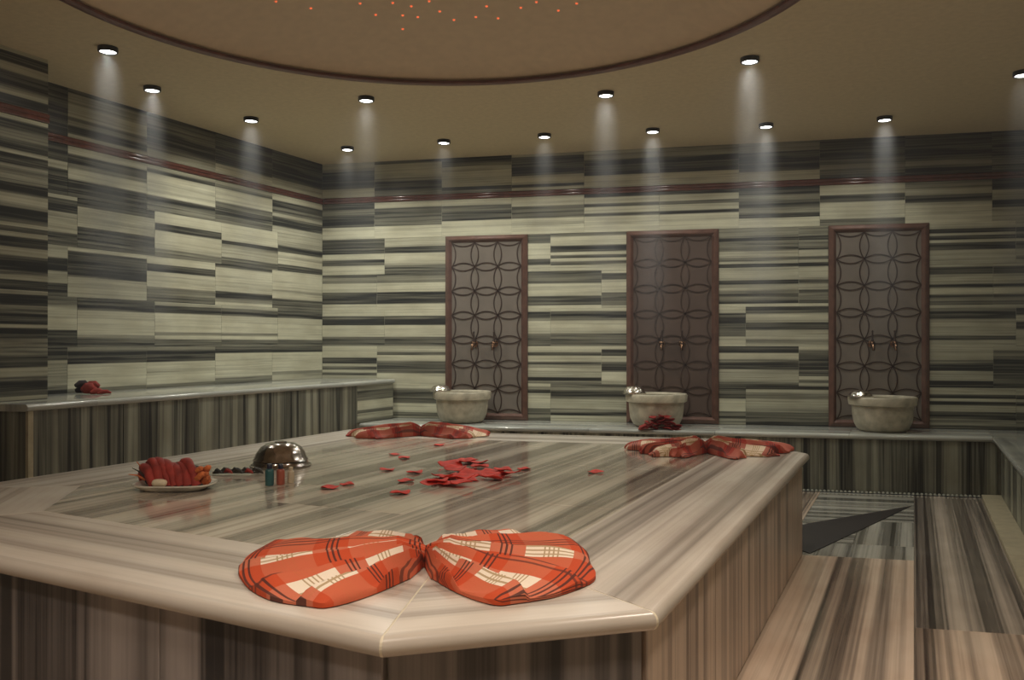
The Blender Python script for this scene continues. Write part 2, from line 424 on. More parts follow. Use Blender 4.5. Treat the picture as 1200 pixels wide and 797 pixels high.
# ceiling with a round dome
DC = W(-1.87, 4.58); DR = 1.672
def ray_room(ang):
    d = Vector((math.cos(ang), math.sin(ang))); best = 9e9
    P = [W(XL - .2, YF - .1), W(XL - .2, YB + .15), W(XR + .2, YB + .15), W(XR + .2, YF - .1)]
    for i in range(4):
        a, b = P[i].xy, P[(i + 1) % 4].xy; e = b - a; den = d.x * e.y - d.y * e.x
        if abs(den) < 1e-9: continue
        q = a - DC.xy; t = (q.x * e.y - q.y * e.x) / den; s = (q.x * d.y - q.y * d.x) / den
        if t > 0 and -1e-6 <= s <= 1 + 1e-6: best = min(best, t)
    return DC.xy + d * best
angs = [2 * math.pi * i / 128 for i in range(128)]
for c in (W(XL - .2, YF - .1), W(XL - .2, YB + .15), W(XR + .2, YB + .15), W(XR + .2, YF - .1)):
    v = c - DC; angs.append(math.atan2(v.y, v.x) % (2 * math.pi))
angs.sort()
bm = bmesh.new(); L4 = [[], [], [], []]
for a in angs:
    o = ray_room(a); i_ = DC.xy + Vector((math.cos(a), math.sin(a))) * DR
    for k, (p, z) in enumerate(((i_, CEIL), (o, CEIL), (o, CEIL + .12), (i_, CEIL + .12))): L4[k].append(bm.verts.new((p.x, p.y, z)))
n = len(angs)
for i in range(n):
    j = (i + 1) % n
    for A, B in ((0, 1), (1, 2), (2, 3), (3, 0)): bm.faces.new((L4[A][i], L4[A][j], L4[B][j], L4[B][i]))
ceiling = structure(from_bm('ceiling', bm, M['ceil']))
RISE = .34
def dome_z(r): return CEIL + .004 + RISE * math.sqrt(max(0, 1 - (r / (DR * 1.04)) ** 2)) - RISE * math.sqrt(1 - 1 / 1.04 ** 2)
bm = bmesh.new()
prof = [(DR * math.sin(math.pi / 2 * i / 20), 0) for i in range(21)]
prof = [(r, dome_z(r)) for r, _ in prof]
lathe(bm, prof + [(DR, CEIL + .001)], 96, DC.x, DC.y)
dome = structure(from_bm('ceiling_dome', bm, M['dome'], smooth=True), 'shallow round tan dome let into the ceiling', 'dome')
bm = bmesh.new()
lathe(bm, [(DR - .026, CEIL + .004), (DR - .026, CEIL - .010), (DR - .018, CEIL - .013), (DR + .018, CEIL - .013), (DR + .022, CEIL - .010), (DR + .022, CEIL), (DR - .01, CEIL + .004)], 128, DC.x, DC.y, closed=True)
structure(from_bm('trim_4', bm, M['ring'], smooth=True))

# floor
bm = bmesh.new()
P = [W(XL - .2, YF - .1), W(XR + .2, YF - .1), W(XR + .2, YB + .15), W(XL - .2, YB + .15)]
prism(bm, [XY(p) for p in P], -.15, -.012)
floor = structure(from_bm('floor', bm, M['grout']))
EYV = Vector((0, 1, 0))
def floor_tile(X0, X1, Y0, Y1, along='y', off=None, th=.012, mat='floor', parent=floor, name='tile'):
    pts = [W(X0, Y0), W(X1, Y0), W(X1, Y1), W(X0, Y1)]
    O = pts[0] + Vector((0, 0, -.012)); ax = EYV if along == 'y' else BU
    ay = UP.cross(ax)
    poly = [((p - pts[0]).dot(ax), (p - pts[0]).dot(ay)) for p in pts]
    return tile(parent, poly, O, ax, UP, th, M[mat], name, off)
# columns right of the slab (one joint line under the viewer), then the rest of the floor
ys_mid = [-1.5, .35, 2.2, 6.21]
for i in range(3): floor_tile(-.62, 0, ys_mid[i], ys_mid[i + 1], off=40 + i * 5.3)
floor_tile(-.62, 0, 6.21, 6.62, off=12.0, mat='floorg'); floor_tile(-.30, 0, 6.62, 7.5, off=77.0, mat='floorg'); floor_tile(-.62, -.30, 6.62, 7.5, 'x', off=33.0, mat='floorg')
floor_tile(-.62, 0, 7.5, 8.9, 'x', off=21.0, mat='floorg')
ys_r = [-1.5, .75, 2.75, 4.75, 8.9]
for i in range(4): floor_tile(0, .43, ys_r[i], ys_r[i + 1], off=60 + i * 7.1, mat='floorm' if i == 3 else 'floor')
for X0, X1 in ((-1.55, -.62), (-2.5, -1.55), (-3.45, -2.5), (-4.15, -3.45)):
    for Y0, Y1 in ((-1.5, .35), (.35, 2.2), (2.2, 4.05), (4.05, 6.21), (6.21, 7.5), (7.5, 8.9)): floor_tile(X0, X1, Y0, Y1)
for Y0, Y1 in ((-1.5, 1.2), (1.2, 3.8), (3.8, 6.4), (6.4, 8.9)):
    k = floor_tile(.43, .555, Y0, Y1, th=.030, mat='kerbf', name='kerb_strip')
# flat black triangle at floor level
tri = [PX(949, 649, 0), PX(1067, 593.6, 0), PX(949, 613.6, 0), W(-.80, 6.75)]
bm = bmesh.new(); prism(bm, [XY(p) for p in tri], -.004, .004)
tag(from_bm('floor_wedge', bm, M['blackwedge']), 'black pointed triangle on the floor beside the slab', 'floor inlay')

# ------------------------------------------------------------------ benches
def nose_run(name, parent, a, b, inward, depth, z, mat, r=.018, off=None, shear=0.0):
    """slab of bench top from a to b (front edge), bullnosed front, running back by depth"""
    d = (b - a).normalized(); bm = bmesh.new()
    prof = [(depth, z - .036), (r, z - .036)] + [(r - r * math.sin(t), z - .018 - .018 * math.cos(t)) for t in [math.pi * i / 8 for i in range(1, 8)]] + [(r, z), (depth, z)]
    Lg = (b - a).length
    mtx = basis(a, d, UP)                      # local x along the run, y to its left
    sg = 1 if inward.dot(UP.cross(d)) > 0 else -1
    R = [[bm.verts.new((x + shear * q, sg * q, zz)) for q, zz in prof] for x in (.001, Lg - .001)]
    for i in range(len(prof)): bm.faces.new((R[0][i], R[1][i], R[1][(i + 1) % len(prof)], R[0][(i + 1) % len(prof)]))
    bm.faces.new(R[0]); bm.faces.new(R[1][::-1])
    o = from_bm(name, bm, M[mat], parent, mtx, smooth=True, world=True); o['off'] = random.uniform(0, 90) if off is None else off
    return o
def cladding(parent, a, b, n, z0, z1, mat, wid=.6, th=.012, name='tile', along='z'):
    """row of upright tiles on a vertical face from a to b (room on side n)"""
    d = (b - a); Lg = d.length; d.normalize(); k = max(1, round(Lg / wid)); w = Lg / k
    for i in range(k):
        p = a + d * (w * i)
        if along == 'z':
            ay = n.cross(UP); O = Vector((p.x, p.y, z0))
            if ay.dot(d) < 0: O = O + d * w
            tile(parent, rect(z1 - z0, w), O, UP, n, th, M[mat], name)
        else:
            O = Vector((p.x, p.y, z0)); dd = d
            if n.cross(d).z < 0: O = O + d * w; dd = -d
            tile(parent, rect(w, z1 - z0), O, dd, n, th, M[mat], name)
YBF = 8.87; XLF = -4.14; YLE = 5.05; XRF = .50
# back bench
bb = empty('marble_bench', 'low striped marble bench along the panelled wall carrying the basins', 'bench', W(-1.8, YBF))
bm = bmesh.new(); prism(bm, [XY(W(XLF, YBF + .055)), XY(W(XRF + .055, YBF + .055)), XY(W(XRF + .055, YB) - BN * -.002), XY(W(XLF, YB) - BN * -.002)], 0, BENCH - .036)
from_bm('bench_body', bm, M['grout'], bb, world=True)
cladding(bb, W(XLF, YBF + .055), W(XRF + .03, YBF + .055), BN, .002, BENCH - .037, 'bench', .6)
dep = (YB - YBF) * EY.y * BU.x - .002
for i in range(5):
    a, b = XLF + (XRF - XLF) * i / 5, XLF + (XRF - XLF) * (i + 1) / 5
    nose_run('seat_slab', bb, W(a, YBF), W(b, YBF), -BN, dep, BENCH, 'btop', shear=.2053)
# right bench
rb = empty('marble_bench', 'striped marble bench meeting the panelled wall beside the floor kerb', 'bench', W(XRF + .3, 5))
bm = bmesh.new(); prism(bm, [XY(W(XRF + .066, .5)), XY(W(XR - .002, .5)), XY(W(XR - .002, YBF)), XY(W(XRF + .066, YBF))], 0, BENCH - .036)
from_bm('bench_body', bm, M['grout'], rb, world=True)
cladding(rb, W(XRF + .066, YBF), W(XRF + .066, .5), Vector((-1, 0, 0)), .002, BENCH - .037, 'bench', .6)
yy = [.5, 2.5, 4.6, 6.7, YBF]
for i in range(4): nose_run('seat_slab', rb, W(XRF, yy[i + 1]), W(XRF, yy[i]), Vector((1, 0, 0)), (XR - XRF) * EX.x - .004, BENCH, 'btop', shear=-.2053)
bm = bmesh.new(); prism(bm, [XY(W(XRF, YBF) + BN * -.004), XY(W(XR - .002, YBF) + BN * -.004), XY(W(XR - .002, YB) + BN * .002), XY(W(XRF, YB) + BN * .002)], BENCH - .036, BENCH)
from_bm('corner_slab', bm, M['btop'], rb, world=True)
# left bench, taller
lb = empty('marble_bench', 'tall bench clad in upright striped marble along the side wall', 'bench', W(XLF, 7))
bm = bmesh.new()
prism(bm, [XY(p) for p in (W(XLF, YLE) + Vector((-.03, .03, 0)), W(XLF, YB) + Vector((-.03, -.016, 0)), W(XL, YB) + Vector((.002, -.004, 0)), W(XL, YPIER) + Vector((.002, .002, 0)), W(XPIER, YPIER) + Vector((.004, .002, 0)), W(XPIER, YLE) + Vector((.004, .03, 0)))], 0, LBENCH - .03)
from_bm('bench_body', bm, M['grout'], lb, world=True)
cladding(lb, W(XLF, YBF) + Vector((-.03, 0, 0)), W(XLF, YLE) + Vector((-.03, .03, 0)), NL, .002, LBENCH - .031, 'bench', .6)
vt = vtile(lb, (YB - YBF) * EY.y - .02, LBENCH - .03 - BENCH, W(XLF, YBF, BENCH) + Vector((-.03, 0, 0)), EYV, NL, '445552225335', 5.0)
cladding(lb, W(XPIER, YLE) + Vector((.004, .03, 0)), W(XLF, YLE) + Vector((-.03, .03, 0)), BN, .002, LBENCH - .031, 'bench', .4)
bm = bmesh.new(); a = W(XLF, YLE) + Vector((-.03, .03, 0)); box(bm, (a.x - .004, a.y - .016, .002), (a.x + .016, a.y + .012, LBENCH - .031))
from_bm('corner_trim', bm, M['kerbf'], lb, world=True)
ylb = [YLE, 5.6, 6.6, 7.6, 8.6, YB - .02]
for i in range(5):
    dpt = (XLF - XPIER) * EX.x - .004 if i == 0 else (XLF - XL) * EX.x - .004
    nose_run('seat_slab', lb, W(XLF, ylb[i + 1]), W(XLF, ylb[i]), Vector((-1, 0, 0)), dpt, LBENCH, 'btop', shear=.2053)
# beaded drain grating along the foot of the back bench
dg = empty('drain_grating', 'narrow beaded metal drain line at the foot of the bench', 'drain', W(-.2, YBF + .03))
bm = bmesh.new(); prism(bm, [XY(W(-2.2, YBF - .01)), XY(W(.43, YBF - .01)), XY(W(.43, YBF + .034)), XY(W(-2.2, YBF + .034))], -.002, .004)
from_bm('channel', bm, M['black'], dg, world=True)
bm = bmesh.new()
X = -2.19
while X < .42:
    c = W(X, YBF + .012, .004); lathe(bm, [(0, c.z + .012), (.009, c.z + .008), (.011, c.z)], 6, c.x, c.y); X += .028
g = from_bm('beads', bm, M['grate'], dg, world=True); g['kind'] = 'stuff'

# ------------------------------------------------------------------ heated slab
OUT = [(-.926, 2.075), (-.488, 2.45), (-.488, 6.22), (-.97, 7.02), (-3.37, 7.06), (-3.40, 3.75), (-2.90, 2.816)]
OUT = [W(*p) for p in OUT]
NB = len(OUT)
def offset(ds, poly=OUT):
    """inset each edge i (vertex i to i+1) by ds[i]"""
    res = []
    for i in range(NB):
        p0, p1, p2 = poly[i - 1].xy, poly[i].xy, poly[(i + 1) % NB].xy
        e1, e2 = (p1 - p0).normalized(), (p2 - p1).normalized()
        n1, n2 = Vector((-e1.y, e1.x)), Vector((-e2.y, e2.x))
        a, b = p0 + n1 * ds[i - 1], p1 + n2 * ds[i]
        t = ((b.x - a.x) * e2.y - (b.y - a.y) * e2.x) / (e1.x * e2.y - e1.y * e2.x)
        q = a + e1 * t; res.append(Vector((q.x, q.y, 0)))
    return res
slab = empty('heated_slab', 'large octagonal striped marble slab with bullnosed rim in the middle of the room', 'slab', W(-1.9, 4.5))
core = offset([.045] * NB)
bm = bmesh.new(); prism(bm, [XY(p) for p in core], 0, SLAB - .04); from_bm('core', bm, M['grout'], slab, world=True)
for i in range(NB):
    a, b = core[i], core[(i + 1) % NB]; d = (b - a).normalized(); nn = Vector((d.y, -d.x, 0))
    cladding(slab, a, b, nn, .002, SLAB - .041, 'sider' if i in (1, 2) else 'side', .62, .014, 'side_panel')
RW = [.44, .40, .40, .40, .38, .44, .44]
INN = offset(RW)
r_ = .020
prof = [(None, -.04), (r_, -.04)] + [(r_ - r_ * math.sin(t), -.02 - .02 * math.cos(t)) for t in [math.pi * i / 10 for i in range(1, 10)]] + [(r_, 0), (None, 0)]
rings = [(INN if d is None else offset([d] * NB), z) for d, z in prof]
for i in range(NB):
    a, b = OUT[i], OUT[(i + 1) % NB]; d = (b - a).normalized()
    mtx = basis(Vector((a.x, a.y, SLAB)), d, UP); inv = mtx.inverted(); bm = bmesh.new(); R = [[], []]
    for ring, z in rings:
        for k in (0, 1):
            p = inv @ Vector((ring[(i + k) % NB].x, ring[(i + k) % NB].y, SLAB + z)); p.x += .0022 if k == 0 else -.0022
            R[k].append(bm.verts.new(p))
    m_ = len(prof)
    for q in range(m_): bm.faces.new((R[0][q], R[1][q], R[1][(q + 1) % m_], R[0][(q + 1) % m_]))
    bm.faces.new(R[0]); bm.faces.new(R[1][::-1])
    o = from_bm('rim_stone', bm, M['rim'], slab, mtx, smooth=True, world=True); o['off'] = [5.5, 17.0, 31.0, 44.0, 52.0, 63.0, 5.5][i]
ringsj = [(offset([w_ - .0 for w_ in RW]) if d is None else offset([d + .0004] * NB), z + (-.0004 if z > -.001 else (.0004 if z < -.039 else 0))) for d, z in prof]
for i in range(NB):
    bis = (INN[i] - OUT[i]).normalized(); tn = Vector((-bis.y, bis.x, 0)) * .0026
    bm = bmesh.new(); R = [[bm.verts.new((ring[i].x + k_ * tn.x, ring[i].y + k_ * tn.y, SLAB + z)) for ring, z in ringsj] for k_ in (-1, 1)]
    for q in range(len(prof)): bm.faces.new((R[0][q], R[1][q], R[1][(q + 1) % len(prof)], R[0][(q + 1) % len(prof)]))
    bm.faces.new(R[0]); bm.faces.new(R[1][::-1])
    from_bm('mitre_joint', bm, M['kerb'], slab, world=True)
# pale joint lines sit between rim stones; field tiles fill the middle
bm = bmesh.new(); prism(bm, [XY(p) for p in offset([.016] * NB)], SLAB - .034, SLAB - .0012); from_bm('joint_bed', bm, M['bedc'], slab, world=True)
ax = EYV; ay = UP.cross(ax)
loc = [(p.dot(ax), p.dot(ay)) for p in [q - INN[0] for q in INN]]
xs = [p[0] for p in loc]; ysx = [p[1] for p in loc]
cw, cl_ = .60, .92; r0 = 0
y = min(ysx)
while y < max(ysx):
    x = min(xs) - (.35 if r0 % 2 else 0.0)
    while x < max(xs):
        q = clip(loc, x, x + cl_, y, y + cw)
        if len(q) >= 3:
            ar = abs(sum(q[i - 1][0] * q[i][1] - q[i][0] * q[i - 1][1] for i in range(len(q)))) / 2
            if ar > .002:
                tile(slab, q, Vector((INN[0].x, INN[0].y, SLAB - .012)), ax, UP, .012, M['slab'], 'field_tile', off=3.0 * r0 + random.choice((0, 0, .4)))
        x += cl_
    y += cw; r0 += 1

# ------------------------------------------------------------------ wall panels with fretwork
def petal_ring(bm, L, Wd, t=.008, h=.006, half=False, seg=10):
    """raised outline of a leaf shape along x, centred; half keeps the +y side"""
    R = (L * L / 4 + Wd * Wd / 4) / Wd; c = R - Wd / 2; A = math.asin(L / 2 / R)
    def arc(sgn, rr): return [(rr * math.sin(-A + 2 * A * i / seg), sgn * (rr * math.cos(-A + 2 * A * i / seg) - c)) for i in range(seg + 1)]
    for sgn in ((1,) if half else (1, -1)):
        o, i_ = arc(sgn, R + t / 2), arc(sgn, R - t / 2)
        V = [[bm.verts.new((x, y, z)) for x, y in q] for q, z in ((o, 0), (o, h), (i_, h), (i_, 0))]
        for k in range(seg):
            for a, b in ((0, 1), (1, 2), (2, 3)): bm.faces.new((V[a][k], V[a][k + 1], V[b][k + 1], V[b][k]))
        bm.faces.new([V[j][0] for j in range(4)]); bm.faces.new([V[j][-1] for j in range(4)][::-1])
bm = bmesh.new(); petal_ring(bm, .196, .064); bmesh.ops.recalc_face_normals(bm, faces=bm.faces)
ME_PET = bpy.data.meshes.new('petal'); bm.to_mesh(ME_PET); bm.free(); ME_PET.materials.append(M['fret'])
bm = bmesh.new(); petal_ring(bm, .196, .062, half=True); bmesh.ops.recalc_face_normals(bm, faces=bm.faces)
ME_HALF = bpy.data.meshes.new('half_petal'); bm.to_mesh(ME_HALF); bm.free(); ME_HALF.materials.append(M['fret'])
def frame_bar(bm, a, b, inn, w, h0, h1):
    """moulded bar from a to b (wall plane coords), width w towards inn, mitred"""
    d = (b - a).normalized()
    prof = [(0, 0), (0, h0 * .8), (.006, h0), (w * .45, h1), (w * .62, h1), (w - .006, h0 * .72), (w, h0 * .45), (w, 0)]
    R = []
    for p, s in ((a, 1), (b, -1)): R.append([bm.verts.new(((p + inn * q + d * (s * q)).x, (p + inn * q + d * (s * q)).y, z)) for q, z in prof])
    for i in range(len(prof)): bm.faces.new((R[0][i], R[1][i], R[1][(i + 1) % len(prof)], R[0][(i + 1) % len(prof)]))
    bm.faces.new(R[0]); bm.faces.new(R[1][::-1])
PL = ['dark bronze fretwork wall panel behind the basin beside the tall bench', 'dark bronze fretwork wall panel with shade in its colour, behind the basin with rose petals', 'dark bronze fretwork wall panel behind the basin nearest the floor kerb']
for pi, (x0, x1) in enumerate(PAN):
    w = (x1 - x0) * XS; h = 1.920 - BENCH - .002
    base = W(x0, YB, BENCH + .002) + BN * -.011
    e = bpy.data.objects.new('wall_panel', None); COL.objects.link(e); e.matrix_basis = basis(base, BU, BN); e.empty_display_size = .05
    tag(e, PL[pi], 'panel', 'fretwork wall panels')
    fw = .056; c4 = [Vector((0, 0)), Vector((w, 0)), Vector((w, h)), Vector((0, h))]; inns = [Vector((0, 1)), Vector((-1, 0)), Vector((0, -1)), Vector((1, 0))]
    bm = bmesh.new(); box(bm, (fw - .004, fw - .004, 0), (w - fw + .004, h - fw + .004, .014)); fld = from_bm('field', bm, M['field_shade' if pi == 1 else 'field'], e)
    for i in range(4):
        bm = bmesh.new(); frame_bar(bm, c4[i], c4[(i + 1) % 4], inns[i], fw, .026, .036); from_bm('frame_bar', bm, M['frame'], e)
    cx = (w - 2 * fw) / 3; cy = (h - 2 * fw) / 7
    for i in range(3):
        for j in range(8):
            X, Y = fw + cx * (i + .5), fw + cy * j
            o = mesh_obj('petal' if 0 < j < 7 else 'half_petal', ME_PET if 0 < j < 7 else ME_HALF, None, fld)
            o.matrix_basis = Matrix.Translation((X, Y, .013)) @ Matrix.Rotation(math.pi if j == 7 else 0, 4, 'Z')
    for i in range(4):
        for j in range(7):
            X, Y = fw + cx * i, fw + cy * (j + .5)
            o = mesh_obj('petal' if 0 < i < 3 else 'half_petal', ME_PET if 0 < i < 3 else ME_HALF, None, fld)
            o.matrix_basis = Matrix.Translation((X, Y, .013)) @ Matrix.Rotation(-math.pi / 2 if i == 0 else math.pi / 2, 4, 'Z')
# taps: a pair on each panel
def make_tap(loc, label):
    e = empty('tap', label, 'tap', loc, math.atan2(BU.y, BU.x), 'pairs of taps on the panels')     # local -y points into the room
    bm = bmesh.new(); tube(bm, [(0, .0, 0), (0, -.008, 0), (0, -.012, 0)], [.026, .026, .018], 16); from_bm('flange', bm, M['brass'], e, smooth=True)
    bm = bmesh.new(); tube(bm, [(0, -.01, 0), (0, -.05, .0), (0, -.075, -.004), (0, -.09, -.02), (0, -.094, -.05)], [.013, .015, .014, .011, .010], 12); from_bm('spout', bm, M['brass'], e, smooth=True)
    bm = bmesh.new(); lathe(bm, [(0, .104), (.006, .10), (.008, .09), (.005, .082), (.008, .06), (.006, .04), (.012, .022), (.012, .01)], 12, 0, -.045); hd = from_bm('handle', bm, M['fret'], e, smooth=True)
    bm = bmesh.new(); lathe(bm, [(0, .022), (.012, .018), (.017, .006), (.017, -.006), (.012, -.016), (0, -.02)], 16, 0, -.062); from_bm('knob', bm, M['brass'], hd, smooth=True)
    return e
def tap_x(px): return (px, )
for px, lab in ((557, 'brass tap of the panel beside the tall bench, the one nearer that bench'), (580.5, 'brass tap of the panel beside the tall bench, the one nearer the middle panel'), (776, 'brass tap above the basin with rose petals, the one nearer the tall bench'), (799.5, 'brass tap above the basin with rose petals, the one nearer the floor kerb'), (1021, 'brass tap of the panel by the floor kerb, the one nearer the middle panel'), (1047, 'brass tap of the panel by the floor kerb, the one nearer the kerb')):
    # ray through the pixel column onto the back wall plane
    d = FV * 1 + RV * ((px - 600) / FPX); o = W(XL, YB); t = o.dot(BN) / d.dot(BN); p = d * t
    make_tap(Vector((p.x, p.y, 1.03)) + BN * .0045, lab)

# ------------------------------------------------------------------ basins and bowls
def basin(X, Y, sc, label, rot):
    e = empty('marble_basin', label, 'basin', W(X, Y, BENCH), rot, 'carved basins on the bench')
    bm = bmesh.new(); lathe(bm, [(0, 0), (.145 * sc, 0), (.175 * sc, .02), (.197 * sc, .065), (.206 * sc, .12), (.208 * sc, .185), (.175 * sc, .185), (.165 * sc, .10), (.10 * sc, .04), (0, .035)], 48)
    for v in bm.verts:
        a = math.atan2(v.co.y, v.co.x); r = v.co.xy.length
        if r > .15 * sc and v.co.z < .184: v.co.xy *= 1 - .010 * abs(math.sin(a * 6))
    from_bm('bowl', bm, M['basin'], e, smooth=True)
    bm = bmesh.new(); lathe(bm, [(.176 * sc, .183), (.214 * sc, .183), (.228 * sc, .190), (.233 * sc, .235), (.226 * sc, .247), (.19 * sc, .247), (.176 * sc, .235)], 48, closed=True)
    for v in bm.verts:
        a = math.atan2(v.co.y, v.co.x); r = v.co.xy.length
        if r > .2 * sc: v.co.xy *= 1 + .022 * (abs(math.cos(a * 4)) ** .5 - .7)
    from_bm('rim', bm, M['basin'], e, smooth=True)
    return e
YC = 9.25
BX = [-3.42, -1.855, -.215]
basin(BX[0], YC, 1.0, 'pale round marble basin before the panel beside the tall bench', .2)
basin(BX[1], YC, 1.0, 'pale round marble basin with red petals heaped before it', .5)
basin(BX[2], YC, 1.0, 'pale round marble basin on the bench end nearest the floor kerb', .35)
def bowl_tas(loc, R, H, mat, label, name='metal_bowl', grp=None, seg=40, boss=True, tilt=0.0):
    """small hammam bowl turned upside down"""
    e = empty(name, label, 'bowl', loc, 0, grp)
    prof = [(R, 0), (R * 1.0, .004), (R * .93, H * .10), (R * .90, H * .22), (R * .93, H * .27), (R * .86, H * .36), (R * .80, H * .56), (R * .66, H * .80), (R * .48, H * .94), (R * .26, H * .99), (0, H * .96)]
    ins = [(max(r - .003, 0), max(z - .003, 0)) for r, z in prof[::-1]]
    bm = bmesh.new(); lathe(bm, prof + ins, seg)
    for v in bm.verts:
        a = math.atan2(v.co.y, v.co.x)
        if H * .3 < v.co.z < H * .9: v.co.xy *= 1 + .018 * math.sin(a * 10)
    dm = from_bm('dome', bm, mat, e, smooth=True)
    bm = bmesh.new(); lathe(bm, [(R * .985, -.0005), (R * 1.03, .002), (R * 1.03, .006), (R * .985, .008)], seg, closed=True); from_bm('rim', bm, mat, e, smooth=True)
    if boss:
        bm = bmesh.new(); lathe(bm, [(R * .2, H * .985), (R * .2, H * 1.02), (R * .1, H * 1.05), (0, H * 1.05)], 20); from_bm('boss', bm, mat, dm, smooth=True)
    return e
SB = 'silver bowls on the basin rims'
for X, lab, H in ((BX[0], 'silver bowl upturned on the rim of the basin beside the tall bench', .050), (BX[1], 'silver bowl upturned on the rim of the basin with rose petals', .060), (BX[2], 'silver bowl upturned on the rim of the basin nearest the floor kerb', .045)):
    bowl_tas(W(X, YC, BENCH + .2475) - RV * .17 - FV * .03, .088, H, M['silver'], lab, grp=SB)
bowl_tas(PX(327, 547, SLAB + .001) + FV * .03, .128, .105, M['pewter'], 'ornate upturned metal bowl shining on the slab beside the red bundle')

# ------------------------------------------------------------------ plaid towels folded as bows
def bow(name, label, loc, rz, lobes, seed, hgt=.055, pleats=5, plk=.02, rag=.0, uvs=(2.2, 2.6), knot=.015, wst=.075, mat=None):
    mat = mat or M['plaid_dim']
    rnd = random.Random(seed); e = empty(name, label, 'towel', loc, rz, 'plaid towels laid out on the slab')
    ph4 = rnd.uniform(-.5, .5)
    for li, (base, f0, f1, radii) in enumerate(lobes):
        NR, NP = 26, 190; bm = bmesh.new(); uvl = bm.loops.layers.uv.new('UVMap')
        ph = [rnd.uniform(-.5, .5) for _ in range(6)]; ph[4] = ph4
        top, bot = [], []
        for j in range(NP + 1):
            s = j / NP; a = f0 + (f1 - f0) * s
            q = s * (len(radii) - 1); k = min(int(q), len(radii) - 2); w_ = q - k; w_ = w_ * w_ * (3 - 2 * w_)
            R = radii[k] * (1 - w_) + radii[k + 1] * w_
            R *= 1 + rag * math.sin(s * 23 + ph[0] * 6) + rag * .6 * math.sin(s * 51 + ph[1] * 6)
            edge = min(1, min(s, 1 - s) / .045); edge = math.sqrt(max(0, 1 - (1 - edge) ** 2))
            ct, cb = [], []
            for i in range(NR + 1):
                r = i / NR
                aa = a + .10 * math.sin(r * 3 + ph[2] * 3) * math.sin(s * math.pi)
                body = hgt * (math.sin(math.pi * (.12 + .88 * r) ** .62) ** .8 if r < 1 else 0) * math.sin(math.pi * s) ** .7
                f = (pleats * s + .16 * (math.sin(3.2 * r + ph[3] * 5) - math.sin(ph[3] * 5)) + .22 * math.sin(7 * s + ph[4] * 4) + .10 * math.sin(17 * s + ph[4] * 9)) % 1.0
                saw = f / .88 if f < .88 else .5 + .5 * math.cos(math.pi * (f - .88) / .12)
                if f < .88: saw = saw ** 1.35
                amp = plk * (1 - .45 * max(0, r - .3) / .7) * min(1, r / .22 + .30)
                rim = 1 - max(0, (r - .93) / .07) ** 2 * .6
                wave = .004 * math.sin(26 * s + 7 * r + ph[1] * 9) * math.sin(9 * r + ph[2] * 4) + .006 * math.sin(5 * r + ph[5] * 6 + 3 * s) * r
                z = (body + wave + amp * saw) * rim * (.10 + .90 * edge) + .006
                z += knot * math.exp(-(r / .16) ** 2) * math.sin(math.pi * s)
                rr = r * R; yo = (s - .5) * wst * (1 - r)
                x, y = base[0] + rr * math.cos(aa), base[1] + yo + rr * math.sin(aa)
                ct.append((bm.verts.new((x, y, max(z, .005))), (r * R * uvs[0] / .42 + .13 * li, s * uvs[1] + .11)))
                cb.append((bm.verts.new((x, y, .0015)), (r * R * uvs[0] / .42, s * uvs[1] + .11)))
            top.append(ct); bot.append(cb)
        def quad(a, b, c, d):
            f = bm.faces.new((a[0], b[0], c[0], d[0]))
            for l, v in zip(f.loops, (a, b, c, d)): l[uvl].uv = v[1]
        for j in range(NP):
            for i in range(NR):
                quad(top[j][i], top[j][i + 1], top[j + 1][i + 1], top[j + 1][i]); quad(bot[j][i], bot[j + 1][i], bot[j + 1][i + 1], bot[j][i + 1])
            quad(top[j][NR], bot[j][NR], bot[j + 1][NR], top[j + 1][NR]); quad(top[j][0], top[j + 1][0], bot[j + 1][0], bot[j][0])
        for i in range(NR):
            quad(top[0][i], bot[0][i], bot[0][i + 1], top[0][i + 1]); quad(top[NP][i], top[NP][i + 1], bot[NP][i + 1], bot[NP][i])
        from_bm('folded_wing', bm, mat, e, smooth=True)
    return e
D2 = math.radians
RZ = YAW
c1 = PX(499, 660, SLAB + .001)
bow('plaid_towel', 'orange plaid towel folded as a bow on the slab corner', c1, RZ,
    [((0, 0), D2(262), D2(118), (.15, .41, .43, .43, .44, .45, .45, .33, .18)), ((0, 0), D2(-80), D2(60), (.15, .40, .42, .43, .40, .405, .41, .33, .18))], 3, hgt=.011, plk=.046, pleats=6, uvs=(2.1, 3.2), mat=M['plaid'])
c2 = PX(493, 510, SLAB + .001)
bow('plaid_towel', 'dim-toned red plaid towel bow lying at the far edge of the slab near the tall bench', c2, RZ,
    [((0, 0), D2(225), D2(150), (.32, .38, .42, .41, .38)), ((0, 0), D2(-48), D2(40), (.30, .36, .40, .40, .34))], 8, hgt=.022, plk=.045, pleats=6, rag=.03, uvs=(3.0, 2.0))
c3 = PX(826, 530, SLAB + .001)
bow('plaid_towel', 'crumpled dim-toned red plaid towel spread near the slab corner by the black triangle', c3, RZ,
    [((0, 0), D2(238), D2(142), (.24, .30, .32, .30, .38, .34)), ((0, 0), D2(-78), D2(52), (.26, .26, .33, .42, .36, .28))], 21, hgt=.022, plk=.050, rag=.09, pleats=7, uvs=(2.6, 2.2))

